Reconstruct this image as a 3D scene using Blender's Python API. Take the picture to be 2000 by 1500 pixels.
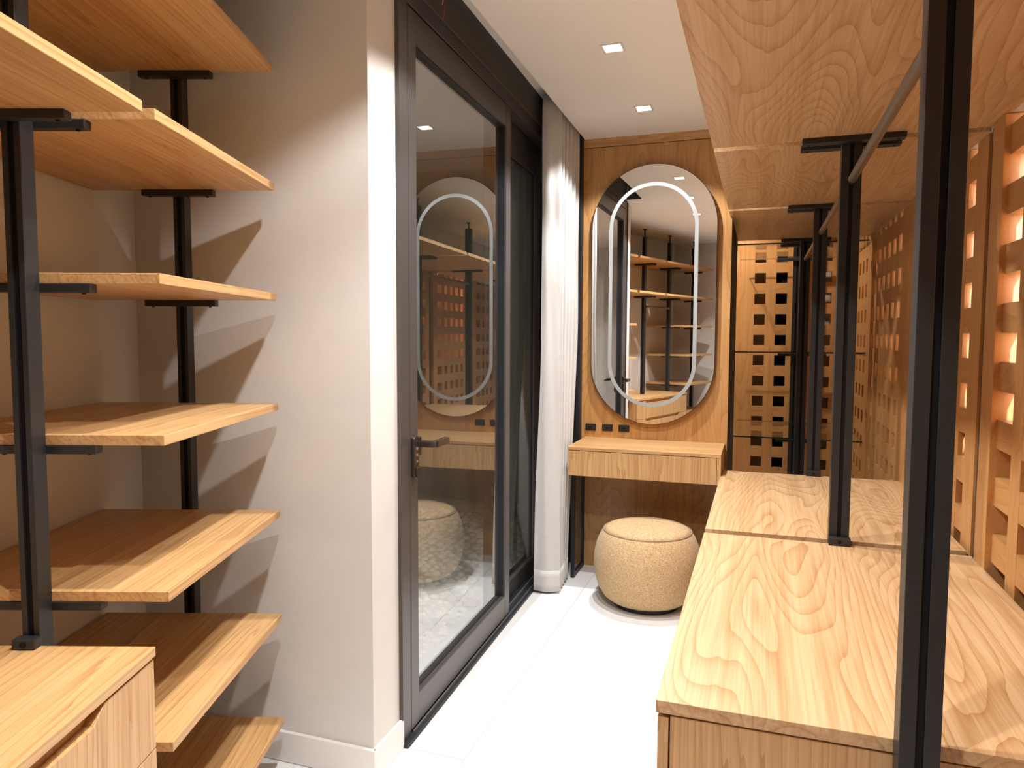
import bpy, bmesh, math, random
from mathutils import Vector, Matrix
random.seed(7)
for o in list(bpy.data.objects):
    bpy.data.objects.remove(o)
S = bpy.context.scene
COL = S.collection
RAD = math.radians

# ---------------------------------------------------------------- camera, world, exposure
PITCH, YAW, ROLL = RAD(3.85), RAD(18.96), RAD(0.2085)
cam_d = bpy.data.cameras.new('camera')
cam = bpy.data.objects.new('camera', cam_d)
COL.objects.link(cam)
cam_d.sensor_fit = 'HORIZONTAL'
cam_d.sensor_width = 36.0
cam_d.lens = 1408.3 / 2000.0 * 36.0
cam_d.clip_start = 0.02
cam_d.clip_end = 100
cp, sp = math.cos(PITCH), math.sin(PITCH)
f0, r0, u0 = Vector((0, cp, -sp)), Vector((1, 0, 0)), Vector((0, sp, cp))
c_, s_ = math.cos(ROLL), math.sin(ROLL)
r1, u1 = r0 * c_ + u0 * s_, r0 * -s_ + u0 * c_
RZ = Matrix.Rotation(YAW, 3, 'Z')
fw, rt, up = RZ @ f0, RZ @ r1, RZ @ u1
cam.matrix_world = Matrix(((rt.x, up.x, -fw.x, 0), (rt.y, up.y, -fw.y, 0), (rt.z, up.z, -fw.z, 1.4), (0, 0, 0, 1)))
S.camera = cam

W = bpy.data.worlds.new('night')
S.world = W
W.use_nodes = True
W.node_tree.nodes['Background'].inputs[0].default_value = (0.40, 0.42, 0.41, 1)
W.node_tree.nodes['Background'].inputs[1].default_value = 1.0

vs = S.view_settings
vs.view_transform = 'Standard'
vs.look = 'None'
vs.exposure = -0.05
vs.gamma = 1.0
vs.use_curve_mapping = False
cy = S.cycles
cy.max_bounces = 8
cy.diffuse_bounces = 3
cy.glossy_bounces = 5
cy.transmission_bounces = 4
cy.transparent_max_bounces = 14
cy.use_adaptive_sampling = True
cy.adaptive_threshold = 0.03
cy.caustics_reflective = False
cy.caustics_refractive = False

SPOT_W = 54.0           # each ceiling downlight: even wide cone
BEAM_W = 70.0           # and the stronger soft beam in its middle
SPOT_COL = (0.985, 0.99, 1.0)
SPOT_CONE = 126.0
CEIL = 2.553
LIGHTS = [(-0.589, 3.755), (-0.589, 2.945), (-0.589, 2.155), (-0.60, 1.30), (-0.34, 0.64), (-0.43, 5.95)]
NEXT_ROOM_LAMP = (1.18, -0.60)
NEXT_ROOM_W = 1350.0

# ---------------------------------------------------------------- materials
MATS = {}
def new_mat(name):
    m = bpy.data.materials.new(name)
    m.use_nodes = True
    nt = m.node_tree
    b = nt.nodes['Principled BSDF']
    MATS[name] = m
    return m, nt, b
def N(nt, kind, **kw):
    n = nt.nodes.new(kind)
    for k, v in kw.items():
        setattr(n, k, v)
    return n
def noise(nt, vec, scale, detail=2.0, rough=0.5, dist=0.0):
    n = N(nt, 'ShaderNodeTexNoise')
    n.inputs['Scale'].default_value = scale
    n.inputs['Detail'].default_value = detail
    n.inputs['Roughness'].default_value = rough
    n.inputs['Distortion'].default_value = dist
    if vec is not None:
        nt.links.new(vec, n.inputs['Vector'])
    return n.outputs['Fac']
def mth(nt, op, a, b=None, c=None, clamp=False):
    n = N(nt, 'ShaderNodeMath', operation=op, use_clamp=clamp)
    for i, v in enumerate((a, b, c)):
        if v is None:
            continue
        if isinstance(v, (int, float)):
            n.inputs[i].default_value = v
        else:
            nt.links.new(v, n.inputs[i])
    return n.outputs[0]
def ramp(nt, fac, stops):
    r = N(nt, 'ShaderNodeValToRGB')
    els = r.color_ramp.elements
    while len(els) < len(stops):
        els.new(0.5)
    for e, (p, c) in zip(els, stops):
        e.position = p
        e.color = (*c, 1)
    nt.links.new(fac, r.inputs[0])
    return r.outputs[0]
def bump(nt, b, h, strength, dist=0.001):
    n = N(nt, 'ShaderNodeBump')
    n.inputs['Strength'].default_value = strength
    n.inputs['Distance'].default_value = dist
    nt.links.new(h, n.inputs['Height'])
    nt.links.new(n.outputs[0], b.inputs['Normal'])
def objvec(nt, scale=(1, 1, 1), rand=True):
    tc = N(nt, 'ShaderNodeTexCoord')
    out = tc.outputs['Object']
    if rand:
        oi = N(nt, 'ShaderNodeObjectInfo')
        k = mth(nt, 'MULTIPLY', oi.outputs['Random'], 9.0)
        ad = N(nt, 'ShaderNodeVectorMath', operation='ADD')
        nt.links.new(out, ad.inputs[0])
        nt.links.new(k, ad.inputs[1])
        out = ad.outputs[0]
    mp = N(nt, 'ShaderNodeMapping')
    mp.inputs['Scale'].default_value = scale
    nt.links.new(out, mp.inputs['Vector'])
    return mp.outputs[0]

def wood(name, axis, light=(0.66, 0.40, 0.178), dark=(0.40, 0.178, 0.047), figure=1.0, rough=0.36, straight=0.0):
    m, nt, b = new_mat(name)
    def sc(along, cross):
        v = [cross] * 3
        v['xyz'.index(axis)] = along
        return tuple(v)
    v1 = objvec(nt, sc(0.42, 2.3))
    n1 = noise(nt, v1, 1.5, 1.5, 0.4, 0.25)
    v2 = objvec(nt, sc(3.0, 160.0))
    fib = noise(nt, v2, 1.0, 3.0, 0.6)
    v3 = objvec(nt, sc(0.5, 30.0))
    streak = noise(nt, v3, 1.0, 2.0, 0.5)
    k = mth(nt, 'MULTIPLY', n1, 30.0 * figure)
    k = mth(nt, 'ADD', k, mth(nt, 'MULTIPLY', streak, 0.5))
    if straight:
        sx = N(nt, 'ShaderNodeSeparateXYZ')
        nt.links.new(objvec(nt), sx.inputs[0])
        o_ = sx.outputs
        c = mth(nt, 'ADD', o_[1], o_[2]) if axis == 'x' else (mth(nt, 'ADD', o_[0], o_[2]) if axis == 'y' else mth(nt, 'ADD', o_[0], o_[1]))
        k = mth(nt, 'ADD', mth(nt, 'MULTIPLY', k, 1.0 - 0.7 * straight), mth(nt, 'MULTIPLY', c, 46.0 * straight))
        k = mth(nt, 'ADD', k, mth(nt, 'MULTIPLY', streak, 3.0 * straight ** 4))
    saw = mth(nt, 'FRACT', k)
    ring = mth(nt, 'ADD', mth(nt, 'MULTIPLY', mth(nt, 'POWER', saw, 6.0), 0.85), mth(nt, 'MULTIPLY', mth(nt, 'POWER', saw, 1.3), 0.35))
    f = mth(nt, 'MULTIPLY', ring, 0.50)
    f = mth(nt, 'ADD', f, mth(nt, 'MULTIPLY', mth(nt, 'SUBTRACT', fib, 0.40), 1.15))
    f = mth(nt, 'ADD', f, mth(nt, 'MULTIPLY', mth(nt, 'SUBTRACT', streak, 0.45), 0.9), clamp=True)
    colr = ramp(nt, f, [(0.0, light), (0.45, tuple((a + c) / 2 for a, c in zip(light, dark))), (1.0, dark)])
    nt.links.new(colr, b.inputs['Base Color'])
    b.inputs['Roughness'].default_value = rough
    b.inputs['Specular IOR Level'].default_value = 0.5
    bump(nt, b, fib, 0.12, 0.0006)
    return m

def paint(name, col, rough=0.85, var=0.03, scale=4.0):
    m, nt, b = new_mat(name)
    f = noise(nt, objvec(nt, rand=False), scale, 4, 0.6)
    c = ramp(nt, f, [(0.3, tuple(x * (1 - var) for x in col)), (0.7, tuple(min(1, x * (1 + var)) for x in col))])
    nt.links.new(c, b.inputs['Base Color'])
    b.inputs['Roughness'].default_value = rough
    b.inputs['Specular IOR Level'].default_value = 0.2
    g = noise(nt, objvec(nt, rand=False), 260, 2, 0.5)
    bump(nt, b, g, 0.05, 0.0008)
    return m
def metal(name, col, rough=0.45, metallic=0.0, spec=0.4):
    m, nt, b = new_mat(name)
    f = noise(nt, objvec(nt, rand=False), 90, 2, 0.5)
    c = ramp(nt, f, [(0.3, tuple(x * 0.94 for x in col)), (0.7, tuple(x * 1.06 for x in col))])
    nt.links.new(c, b.inputs['Base Color'])
    b.inputs['Roughness'].default_value = rough
    b.inputs['Metallic'].default_value = metallic
    b.inputs['Specular IOR Level'].default_value = spec
    bump(nt, b, noise(nt, objvec(nt, rand=False), 900, 1, 0.5), 0.03, 0.0003)
    return m
def fabric(name, c1, c2, scale, warp=(1, 1, 1), strength=0.5, rough=0.95):
    m, nt, b = new_mat(name)
    v = objvec(nt, warp, rand=False)
    f = noise(nt, v, scale, 3, 0.65)
    c = ramp(nt, f, [(0.32, c1), (0.68, c2)])
    nt.links.new(c, b.inputs['Base Color'])
    b.inputs['Roughness'].default_value = rough
    b.inputs['Specular IOR Level'].default_value = 0.1
    b.inputs['Sheen Weight'].default_value = 0.15
    bump(nt, b, f, strength, 0.002)
    return m
def clear_glass(name, tint, ior, boost):
    m, nt, b = new_mat(name)
    nt.nodes.remove(b)
    out = nt.nodes['Material Output']
    tr = N(nt, 'ShaderNodeBsdfTransparent')
    tr.inputs[0].default_value = (*tint, 1)
    gl = N(nt, 'ShaderNodeBsdfGlossy')
    gl.inputs['Roughness'].default_value = 0.0
    gl.inputs['Color'].default_value = (1, 1, 1, 1)
    fr = N(nt, 'ShaderNodeFresnel')
    fr.inputs['IOR'].default_value = ior
    geo = N(nt, 'ShaderNodeNewGeometry')
    k = mth(nt, 'MULTIPLY', fr.outputs[0], mth(nt, 'SUBTRACT', 1.0, geo.outputs['Backfacing']))
    k = mth(nt, 'MULTIPLY', k, boost, clamp=True)
    mx = N(nt, 'ShaderNodeMixShader')
    nt.links.new(k, mx.inputs[0])
    nt.links.new(tr.outputs[0], mx.inputs[1])
    nt.links.new(gl.outputs[0], mx.inputs[2])
    nt.links.new(mx.outputs[0], out.inputs[0])
    return m
def emitter(name, col, strength):
    m, nt, b = new_mat(name)
    b.inputs['Base Color'].default_value = (0.9, 0.9, 0.9, 1)
    b.inputs['Emission Color'].default_value = (*col, 1)
    b.inputs['Emission Strength'].default_value = strength
    return m

WX, WY, WZ = wood('oak_grain_x', 'x', straight=1.0), wood('oak_grain_y', 'y', straight=1.0), wood('oak_grain_z', 'z', straight=1.0)
WFIG_LIT = wood('oak_cathedral_lit_y', 'y', (0.655, 0.425, 0.225), (0.40, 0.19, 0.062), figure=1.45, straight=0.42)  # the same oak, paler: strong light on the tops is put into the colour
WWALL = wood('oak_wall_veneer', 'z', (0.58, 0.31, 0.112), (0.40, 0.175, 0.046), 0.8)
WLAT = wood('oak_lattice_upright', 'z', (0.62, 0.32, 0.118), (0.48, 0.208, 0.062), 0.6)
WLATY = wood('oak_lattice_rail', 'y', (0.62, 0.32, 0.118), (0.48, 0.208, 0.062), 0.6)
WLATX = wood('oak_lattice_rail_end', 'x', (0.62, 0.32, 0.118), (0.48, 0.208, 0.062), 0.6)
PAINT = paint('warm_white_wall_paint', (0.725, 0.688, 0.640))
CEILP = paint('ceiling_paint', (0.91, 0.885, 0.855), 0.9, 0.015)
BASEB = paint('baseboard_lacquer', (0.84, 0.80, 0.77), 0.5, 0.01)
BLACK = metal('black_powder_coat', (0.021, 0.0205, 0.0205), 0.42, 0.0, 0.4)
SLOTM = metal('black_channel_insert', (0.006, 0.006, 0.008), 0.6, 0.0, 0.2)
BRONZE = metal('dark_bronze_aluminium', (0.095, 0.083, 0.078), 0.34, 0.35, 0.5)
GASK = metal('black_rubber_gasket', (0.012, 0.014, 0.018), 0.5, 0.0, 0.4)
DARKG = paint('dark_grey_pocket_paint', (0.10, 0.098, 0.094), 0.7)
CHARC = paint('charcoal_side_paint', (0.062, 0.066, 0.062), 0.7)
RODM = metal('bronze_rail_metal', (0.21, 0.155, 0.11), 0.35, 0.5, 0.5)
HANDM = metal('bronze_handle_metal', (0.075, 0.055, 0.045), 0.22, 0.6, 0.6)
STEEL = metal('bright_track_steel', (0.55, 0.55, 0.55), 0.3, 0.9, 0.5)
CURT = fabric('linen_curtain', (0.80, 0.77, 0.74), (0.92, 0.895, 0.87), 1.0, (60, 60, 520), 0.35)
nt = CURT.node_tree
_b = nt.nodes['Principled BSDF']
_t = N(nt, 'ShaderNodeBsdfTranslucent')
_t.inputs[0].default_value = (0.80, 0.76, 0.72, 1)
_x = N(nt, 'ShaderNodeMixShader')
_x.inputs[0].default_value = 0.35
nt.links.new(_b.outputs[0], _x.inputs[1])
nt.links.new(_t.outputs[0], _x.inputs[2])
nt.links.new(_x.outputs[0], nt.nodes['Material Output'].inputs[0])
POUF = fabric('tan_boucle', (0.40, 0.235, 0.10), (0.80, 0.57, 0.33), 150.0, (1, 1, 1.8), 1.0)
PIPING = fabric('tan_seam', (0.30, 0.19, 0.10), (0.38, 0.25, 0.14), 300.0)
DOORGLASS = clear_glass('door_glass', (0.97, 0.98, 0.97), 1.70, 1.85)
SHELFGLASS = clear_glass('shelf_glass', (0.982, 0.994, 0.988), 1.5, 1.0)
GREENEDGE = metal('green_glass_edge', (0.02, 0.075, 0.058), 0.12, 0.0, 0.6)
RING = paint('frosted_mirror_band', (0.37, 0.385, 0.375), 0.6, 0.005)
PLASTIC = metal('black_socket_plastic', (0.014, 0.013, 0.012), 0.35)
RED = metal('red_wire_sleeve', (0.55, 0.03, 0.02), 0.5)
WHITEW = metal('white_wire_sleeve', (0.7, 0.68, 0.6), 0.5)
TRIM = metal('white_lamp_trim', (0.75, 0.73, 0.71), 0.5)
GLOW = emitter('downlight_glow', (1.0, 0.95, 0.88), 28.0)
GROUT = paint('floor_grout', (0.62, 0.60, 0.57), 0.9)
STONE = fabric('pale_pebble', (0.68, 0.62, 0.54), (0.86, 0.82, 0.76), 9.0, (1, 1, 1), 0.3, 0.8)
SOIL = paint('gravel_bed', (0.30, 0.27, 0.23), 0.95, 0.3, 30)
OUTW = paint('outside_wall_render', (0.44, 0.46, 0.42), 0.9, 0.1)
PLINTH = paint('outside_plinth', (0.52, 0.54, 0.48), 0.9, 0.05)
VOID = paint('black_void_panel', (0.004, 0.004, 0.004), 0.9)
TAUPE = paint('taupe_backing', (0.55, 0.44, 0.33), 0.9)

m, nt, b = new_mat('pale_stone_tile')
f1 = noise(nt, objvec(nt), 9, 6, 0.65)
f2 = noise(nt, objvec(nt), 240, 3, 0.6)
f = mth(nt, 'ADD', mth(nt, 'MULTIPLY', f1, 0.5), mth(nt, 'MULTIPLY', f2, 0.5))
nt.links.new(ramp(nt, f, [(0.3, (0.78, 0.77, 0.75)), (0.7, (0.90, 0.89, 0.875))]), b.inputs['Base Color'])
b.inputs['Roughness'].default_value = 0.55
bump(nt, b, f2, 0.06, 0.0006)
TILE = m

m, nt, b = new_mat('silver_mirror')
b.inputs['Base Color'].default_value = (0.90, 0.90, 0.89, 1)
b.inputs['Metallic'].default_value = 1.0
b.inputs['Roughness'].default_value = 0.0
MIRROR = m

# ---------------------------------------------------------------- mesh helpers
class MB:
    def __init__(self):
        self.v, self.f, self.mi = [], [], []
    def add(self, vs_, fs, mi=0):
        n = len(self.v)
        self.v += [tuple(p) for p in vs_]
        for f_ in fs:
            self.f.append([n + i for i in f_])
            self.mi.append(mi)
        return self
    def box(self, x0, x1, y0, y1, z0, z1, mi=0):
        x0, x1 = min(x0, x1), max(x0, x1)
        y0, y1 = min(y0, y1), max(y0, y1)
        z0, z1 = min(z0, z1), max(z0, z1)
        vv = [(x, y, z) for z in (z0, z1) for x, y in ((x0, y0), (x1, y0), (x1, y1), (x0, y1))]
        return self.add(vv, [(3, 2, 1, 0), (4, 5, 6, 7), (0, 1, 5, 4), (1, 2, 6, 5), (2, 3, 7, 6), (3, 0, 4, 7)], mi)
    def prism(self, poly, axis, a0, a1, mi=0):
        """poly: 2D points in the other two axes, counter-clockwise seen from +axis (x: y,z; y: z,x; z: x,y)"""
        n = len(poly)
        def pt(p, a):
            if axis == 'z':
                return (p[0], p[1], a)
            if axis == 'x':
                return (a, p[0], p[1])
            return (p[1], a, p[0])
        area = sum(poly[i][0] * poly[(i + 1) % n][1] - poly[(i + 1) % n][0] * poly[i][1] for i in range(n))
        if area < 0:
            poly = poly[::-1]
        vv = [pt(p, a0) for p in poly] + [pt(p, a1) for p in poly]
        fs = [tuple(range(n))[::-1], tuple(range(n, 2 * n))]
        fs += [(i, (i + 1) % n, n + (i + 1) % n, n + i) for i in range(n)]
        return self.add(vv, fs, mi)
    def cyl(self, p0, p1, r, n=20, r2=None):
        p0, p1 = Vector(p0), Vector(p1)
        d = (p1 - p0).normalized()
        a = d.orthogonal().normalized()
        b_ = d.cross(a)
        r2 = r if r2 is None else r2
        vv = []
        for p, rr in ((p0, r), (p1, r2)):
            for i in range(n):
                t = 2 * math.pi * i / n
                vv.append(p + (a * math.cos(t) + b_ * math.sin(t)) * rr)
        fs = [tuple(range(n))[::-1], tuple(range(n, 2 * n))]
        fs += [(i, (i + 1) % n, n + (i + 1) % n, n + i) for i in range(n)]
        return self.add(vv, fs)
    def tube(self, pts, r, n=8):
        pts = [Vector(p) for p in pts]
        rings = []
        for i, p in enumerate(pts):
            d = (pts[min(i + 1, len(pts) - 1)] - pts[max(i - 1, 0)]).normalized()
            a = d.cross(Vector((0.31, 0.77, 0.2))).normalized()
            b_ = d.cross(a)
            rings.append([p + (a * math.cos(2 * math.pi * k / n) + b_ * math.sin(2 * math.pi * k / n)) * r for k in range(n)])
        vv = [q for rg in rings for q in rg]
        fs = []
        for i in range(len(pts) - 1):
            for k in range(n):
                fs.append((i * n + k, i * n + (k + 1) % n, (i + 1) * n + (k + 1) % n, (i + 1) * n + k))
        fs += [tuple(range(n))[::-1], tuple(range((len(pts) - 1) * n, len(pts) * n))]
        return self.add(vv, fs)
    def lathe(self, prof, cx, cy, n=64):
        vv, fs = [], []
        for r, z in prof:
            for k in range(n):
                t = 2 * math.pi * k / n
                vv.append((cx + r * math.cos(t), cy + r * math.sin(t), z))
        for i in range(len(prof) - 1):
            for k in range(n):
                fs.append((i * n + k, i * n + (k + 1) % n, (i + 1) * n + (k + 1) % n, (i + 1) * n + k))
        fs.append(tuple(range(n))[::-1])
        fs.append(tuple(range((len(prof) - 1) * n, len(prof) * n)))
        return self.add(vv, fs)

class Frame:
    def __init__(self, ox, oy, ang):
        self.o = Vector((ox, oy, 0))
        self.a = ang
        self.m = Matrix.Rotation(ang, 3, 'Z')
    def w(self, p):
        return self.o + self.m @ Vector(p)
FW = Frame(0, 0, 0)
FL = Frame(-2.025, 1.942, YAW - RAD(0.341))          # local x: out from the left wall, local y: along it
FD = Frame(-1.095, 2.114, RAD(1.754))                # local x: into the room, local y: along the door
BASE = {}
def props(o, label=None, cat=None, group=None, kind=None):
    if label: o['label'] = label
    if cat: o['category'] = cat
    if group: o['group'] = group
    if kind: o['kind'] = kind
    return o
def thing(name, label, cat=None, base=(0, 0, 0), frame=FW, group=None, kind=None):
    o = bpy.data.objects.new(name, None)
    COL.objects.link(o)
    o.empty_display_size = 0.05
    o.location = frame.w(base)
    o.rotation_euler = (0, 0, frame.a)
    BASE[o] = Vector(base)
    return props(o, label, cat, group, kind)
def mesh_of(mb, name, mats, base):
    me = bpy.data.meshes.new(name)
    me.from_pydata([tuple(Vector(p) - base) for p in mb.v], [], mb.f)
    for mt in (mats if isinstance(mats, (list, tuple)) else [mats]):
        me.materials.append(mt)
    if any(mb.mi):
        for p, i in zip(me.polygons, mb.mi):
            p.material_index = i
    me.update()
    return me
def bevel(o, w, seg=2):
    md = o.modifiers.new('bevel', 'BEVEL')
    md.width = w
    md.segments = seg
    md.limit_method = 'ANGLE'
    md.angle_limit = RAD(40)
def part(mb, name, mats, parent, bev=0, smooth=False, label=None, kind=None):
    base = BASE[parent]
    o = bpy.data.objects.new(name, mesh_of(mb, name, mats, base))
    COL.objects.link(o)
    o.parent = parent
    BASE[o] = base
    if bev: bevel(o, bev)
    if smooth:
        for p in o.data.polygons: p.use_smooth = True
    return props(o, label, None, None, kind)
def solo(mb, name, mats, label=None, cat=None, base=(0, 0, 0), frame=FW, group=None, kind=None, bev=0, smooth=False):
    base = Vector(base)
    o = bpy.data.objects.new(name, mesh_of(mb, name, mats, base))
    COL.objects.link(o)
    o.location = frame.w(base)
    o.rotation_euler = (0, 0, frame.a)
    BASE[o] = base
    if bev: bevel(o, bev)
    if smooth:
        for p in o.data.polygons: p.use_smooth = True
    return props(o, label, cat, group, kind)
def bx(*a):
    return MB().box(*a)

# ================================================================ the setting
# floor: grout bed and large stone tiles
fl = solo(bx(-2.7, 2.3, -1.2, 7.0, -0.06, -0.003), 'floor', GROUT, 'pale stone tile floor', kind='structure')
TS = 1.2
for i in range(-3, 3):
    for j in range(-4, 4):
        x0, y0 = -1.63 + 0.74 + i * TS, 3.45 + j * TS
        x1, y1 = x0 + TS - 0.002, y0 + TS - 0.002
        x0, x1, y0, y1 = max(x0, -2.7), min(x1, 2.3), max(y0, -1.2), min(y1, 7.0)
        if x1 - x0 < 0.05 or y1 - y0 < 0.05: continue
        # leave out what would lie outdoors beyond the glass wall
        if x1 < -1.1 and y0 > 2.0: continue
        if x0 < -1.17 and y1 > 2.12:
            if y0 < 2.12:
                part(bx(x0, x1, y0, 2.118, -0.02, 0), 'tile', TILE, fl)
                if x1 > -1.09: part(bx(-1.09, x1, 2.121, y1, -0.02, 0), 'tile', TILE, fl)
            elif x1 > -1.09:
                part(bx(-1.09, x1, y0, y1, -0.02, 0), 'tile', TILE, fl)
            continue
        part(bx(x0, x1, y0, y1, -0.02, 0), 'tile', TILE, fl)

# ceiling with the curtain pocket cut out and square holes for the downlights
def ceiling():
    bm = bmesh.new()
    outer = [(-2.7, -1.2), (2.3, -1.2), (2.3, 7.0), (-1.0, 7.0), (-1.0086, 4.30), (-0.974, 2.22), (-1.125, 2.22), (-1.125, 2.119), (-2.7, 2.119)]
    loops = [outer]
    h = 0.037
    for x, y in LIGHTS + [NEXT_ROOM_LAMP]:
        loops.append([(x - h, y - h), (x + h, y - h), (x + h, y + h), (x - h, y + h)])
    es = []
    for lp in loops:
        vs_ = [bm.verts.new((x, y, CEIL)) for x, y in lp]
        es += [bm.edges.new((vs_[i], vs_[(i + 1) % len(vs_)])) for i in range(len(vs_))]
    bmesh.ops.triangle_fill(bm, use_beauty=True, edges=es)
    # fill also closes the holes: drop those faces
    for f_ in list(bm.faces):
        c = f_.calc_center_median()
        if any(abs(c.x - x) < h and abs(c.y - y) < h and all(abs(v.co.x - x) < h + 1e-4 and abs(v.co.y - y) < h + 1e-4 for v in f_.verts) for x, y in LIGHTS + [NEXT_ROOM_LAMP]):
            bm.faces.remove(f_)
    bmesh.ops.recalc_face_normals(bm, faces=bm.faces)
    ex = bmesh.ops.extrude_face_region(bm, geom=list(bm.faces))
    bmesh.ops.translate(bm, verts=[g for g in ex['geom'] if isinstance(g, bmesh.types.BMVert)], vec=(0, 0, 0.14))
    bmesh.ops.recalc_face_normals(bm, faces=bm.faces)
    me = bpy.data.meshes.new('ceiling')
    bm.to_mesh(me)
    bm.free()
    me.materials.append(CEILP)
    o = bpy.data.objects.new('ceiling', me)
    COL.objects.link(o)
    props(o, 'smooth white ceiling with square downlights', kind='structure')
ceiling()
solo(bx(-2.7, 2.4, -1.3, 7.1, CEIL + 0.145, CEIL + 0.20), 'ceiling_slab', CEILP, 'slab above the ceiling', kind='structure')

solo(bx(-0.12, 0, -3.25, 0.15, 0, CEIL), 'wall_left', PAINT, 'warm white wall behind the left shelves', frame=FL, kind='structure')
solo(MB().prism([(-2.35, 1.927), (-1.117, 1.927), (-1.1215, 2.117), (-2.35, 2.117)], 'z', 0, CEIL), 'wall_end', PAINT, 'warm white wall end beside the glass door', kind='structure')
solo(bx(-1.7, 0.9, -1.08, -0.95, 0, CEIL), 'wall_rear', PAINT, 'warm white rear wall seen in the mirror', kind='structure')
solo(bx(0.765, 0.80, -0.95, 0.075, 0, CEIL), 'wall_light_block', PAINT, 'unseen backing added behind the rear lattice to block lamplight', kind='structure')  # unseen; added to keep next-room lamplight from passing the rear lattice
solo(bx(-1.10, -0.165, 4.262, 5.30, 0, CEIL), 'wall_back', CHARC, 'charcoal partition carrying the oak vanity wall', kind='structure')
solo(bx(-1.26, -1.10, 4.262, 4.36, 0, 2.70), 'wall_pocket_end', PAINT, 'warm white wall end behind the curtain', kind='structure')
# veneer on the vanity wall
wb = thing('wall_vanity', 'oak veneer wall behind the oval mirror', base=(-0.585, 4.25, 0), kind='structure')
part(bx(-1.012, -0.165, 4.244, 4.262, 0.0, 2.500), 'panel', WWALL, wb)
part(bx(-1.012, -0.165, 4.244, 4.262, 2.504, CEIL), 'panel', WX, wb)
# far end behind the lattice, and the next room on the right
solo(bx(-1.0, 0.09, 6.80, 6.86, 0, CEIL), 'wall_alcove_end', TAUPE, 'dim taupe wall behind the end lattice', kind='structure')
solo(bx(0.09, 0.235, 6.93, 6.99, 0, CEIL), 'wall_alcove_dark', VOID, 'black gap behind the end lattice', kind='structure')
solo(bx(0.235, 0.9, 6.80, 6.86, 0, CEIL), 'wall_alcove_side', TAUPE, 'dim taupe wall beside the end lattice', kind='structure')
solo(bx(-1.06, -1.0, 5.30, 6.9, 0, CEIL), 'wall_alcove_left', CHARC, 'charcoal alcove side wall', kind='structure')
solo(bx(2.2, 2.3, -1.2, 6.95, 0, CEIL), 'wall_next_room', WWALL, 'oak wall of the room behind the lattice', kind='structure')
solo(bx(0.8, 2.2, -1.08, -0.95, 0, CEIL), 'wall_next_room_rear', PAINT, 'pale rear wall of the next room', kind='structure')
solo(bx(0.9, 2.2, 6.87, 6.95, 0, CEIL), 'wall_next_room_end', PAINT, 'pale end wall of the next room', kind='structure')
solo(bx(0.69, 0.74, -0.95, 5.405, 2.066, CEIL), 'wall_upper', PAINT, 'unseen wall added above the lattice and the top shelves to stop a light leak', kind='structure')  # unseen; added to close the gap where next-room light leaked over the shelf
solo(bx(0.765, 0.80, 0.075, 6.78, 0, 1.17), 'wall_half_height', WLATY, 'half height oak backing behind the lower lattice', kind='structure')

# baseboards
solo(bx(-1.98, -1.107, 1.913, 1.927, 0.002, 0.102), 'baseboard_end', BASEB, 'white baseboard under the wall end', kind='structure', bev=0.0015)
solo(MB().prism([(-1.117, 1.9275), (-1.107, 1.913), (-1.1095, 2.116), (-1.1205, 2.116)], 'z', 0.002, 0.102), 'baseboard_return', BASEB, 'white baseboard beside the door jamb', kind='structure')
solo(bx(0.001, 0.014, -3.0, -0.01, 0.002, 0.102), 'baseboard_left', BASEB, 'white baseboard behind the left shelves', frame=FL, kind='structure')
solo(bx(-1.0, 0.72, -0.949, -0.936, 0.002, 0.102), 'baseboard_rear', BASEB, 'white baseboard of the rear wall', kind='structure')

# curtain pocket above the door
pk = thing('trim_1', 'dark grey recessed curtain pocket above the glass door', base=(-1.1, 3.2, CEIL), kind='structure')
part(bx(-1.30, -0.96, 2.225, 4.262, 2.70, 2.715), 'pocket_top', DARKG, pk)
part(bx(-1.125, -0.975, 2.215, 2.222, CEIL, 2.70), 'pocket_end', DARKG, pk)
part(MB().prism([(-1.128, 2.13), (-1.110, 2.13), (-1.176, 4.262), (-1.194, 4.262)], 'z', 2.545, 2.70), 'fascia', DARKG, pk)

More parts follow.
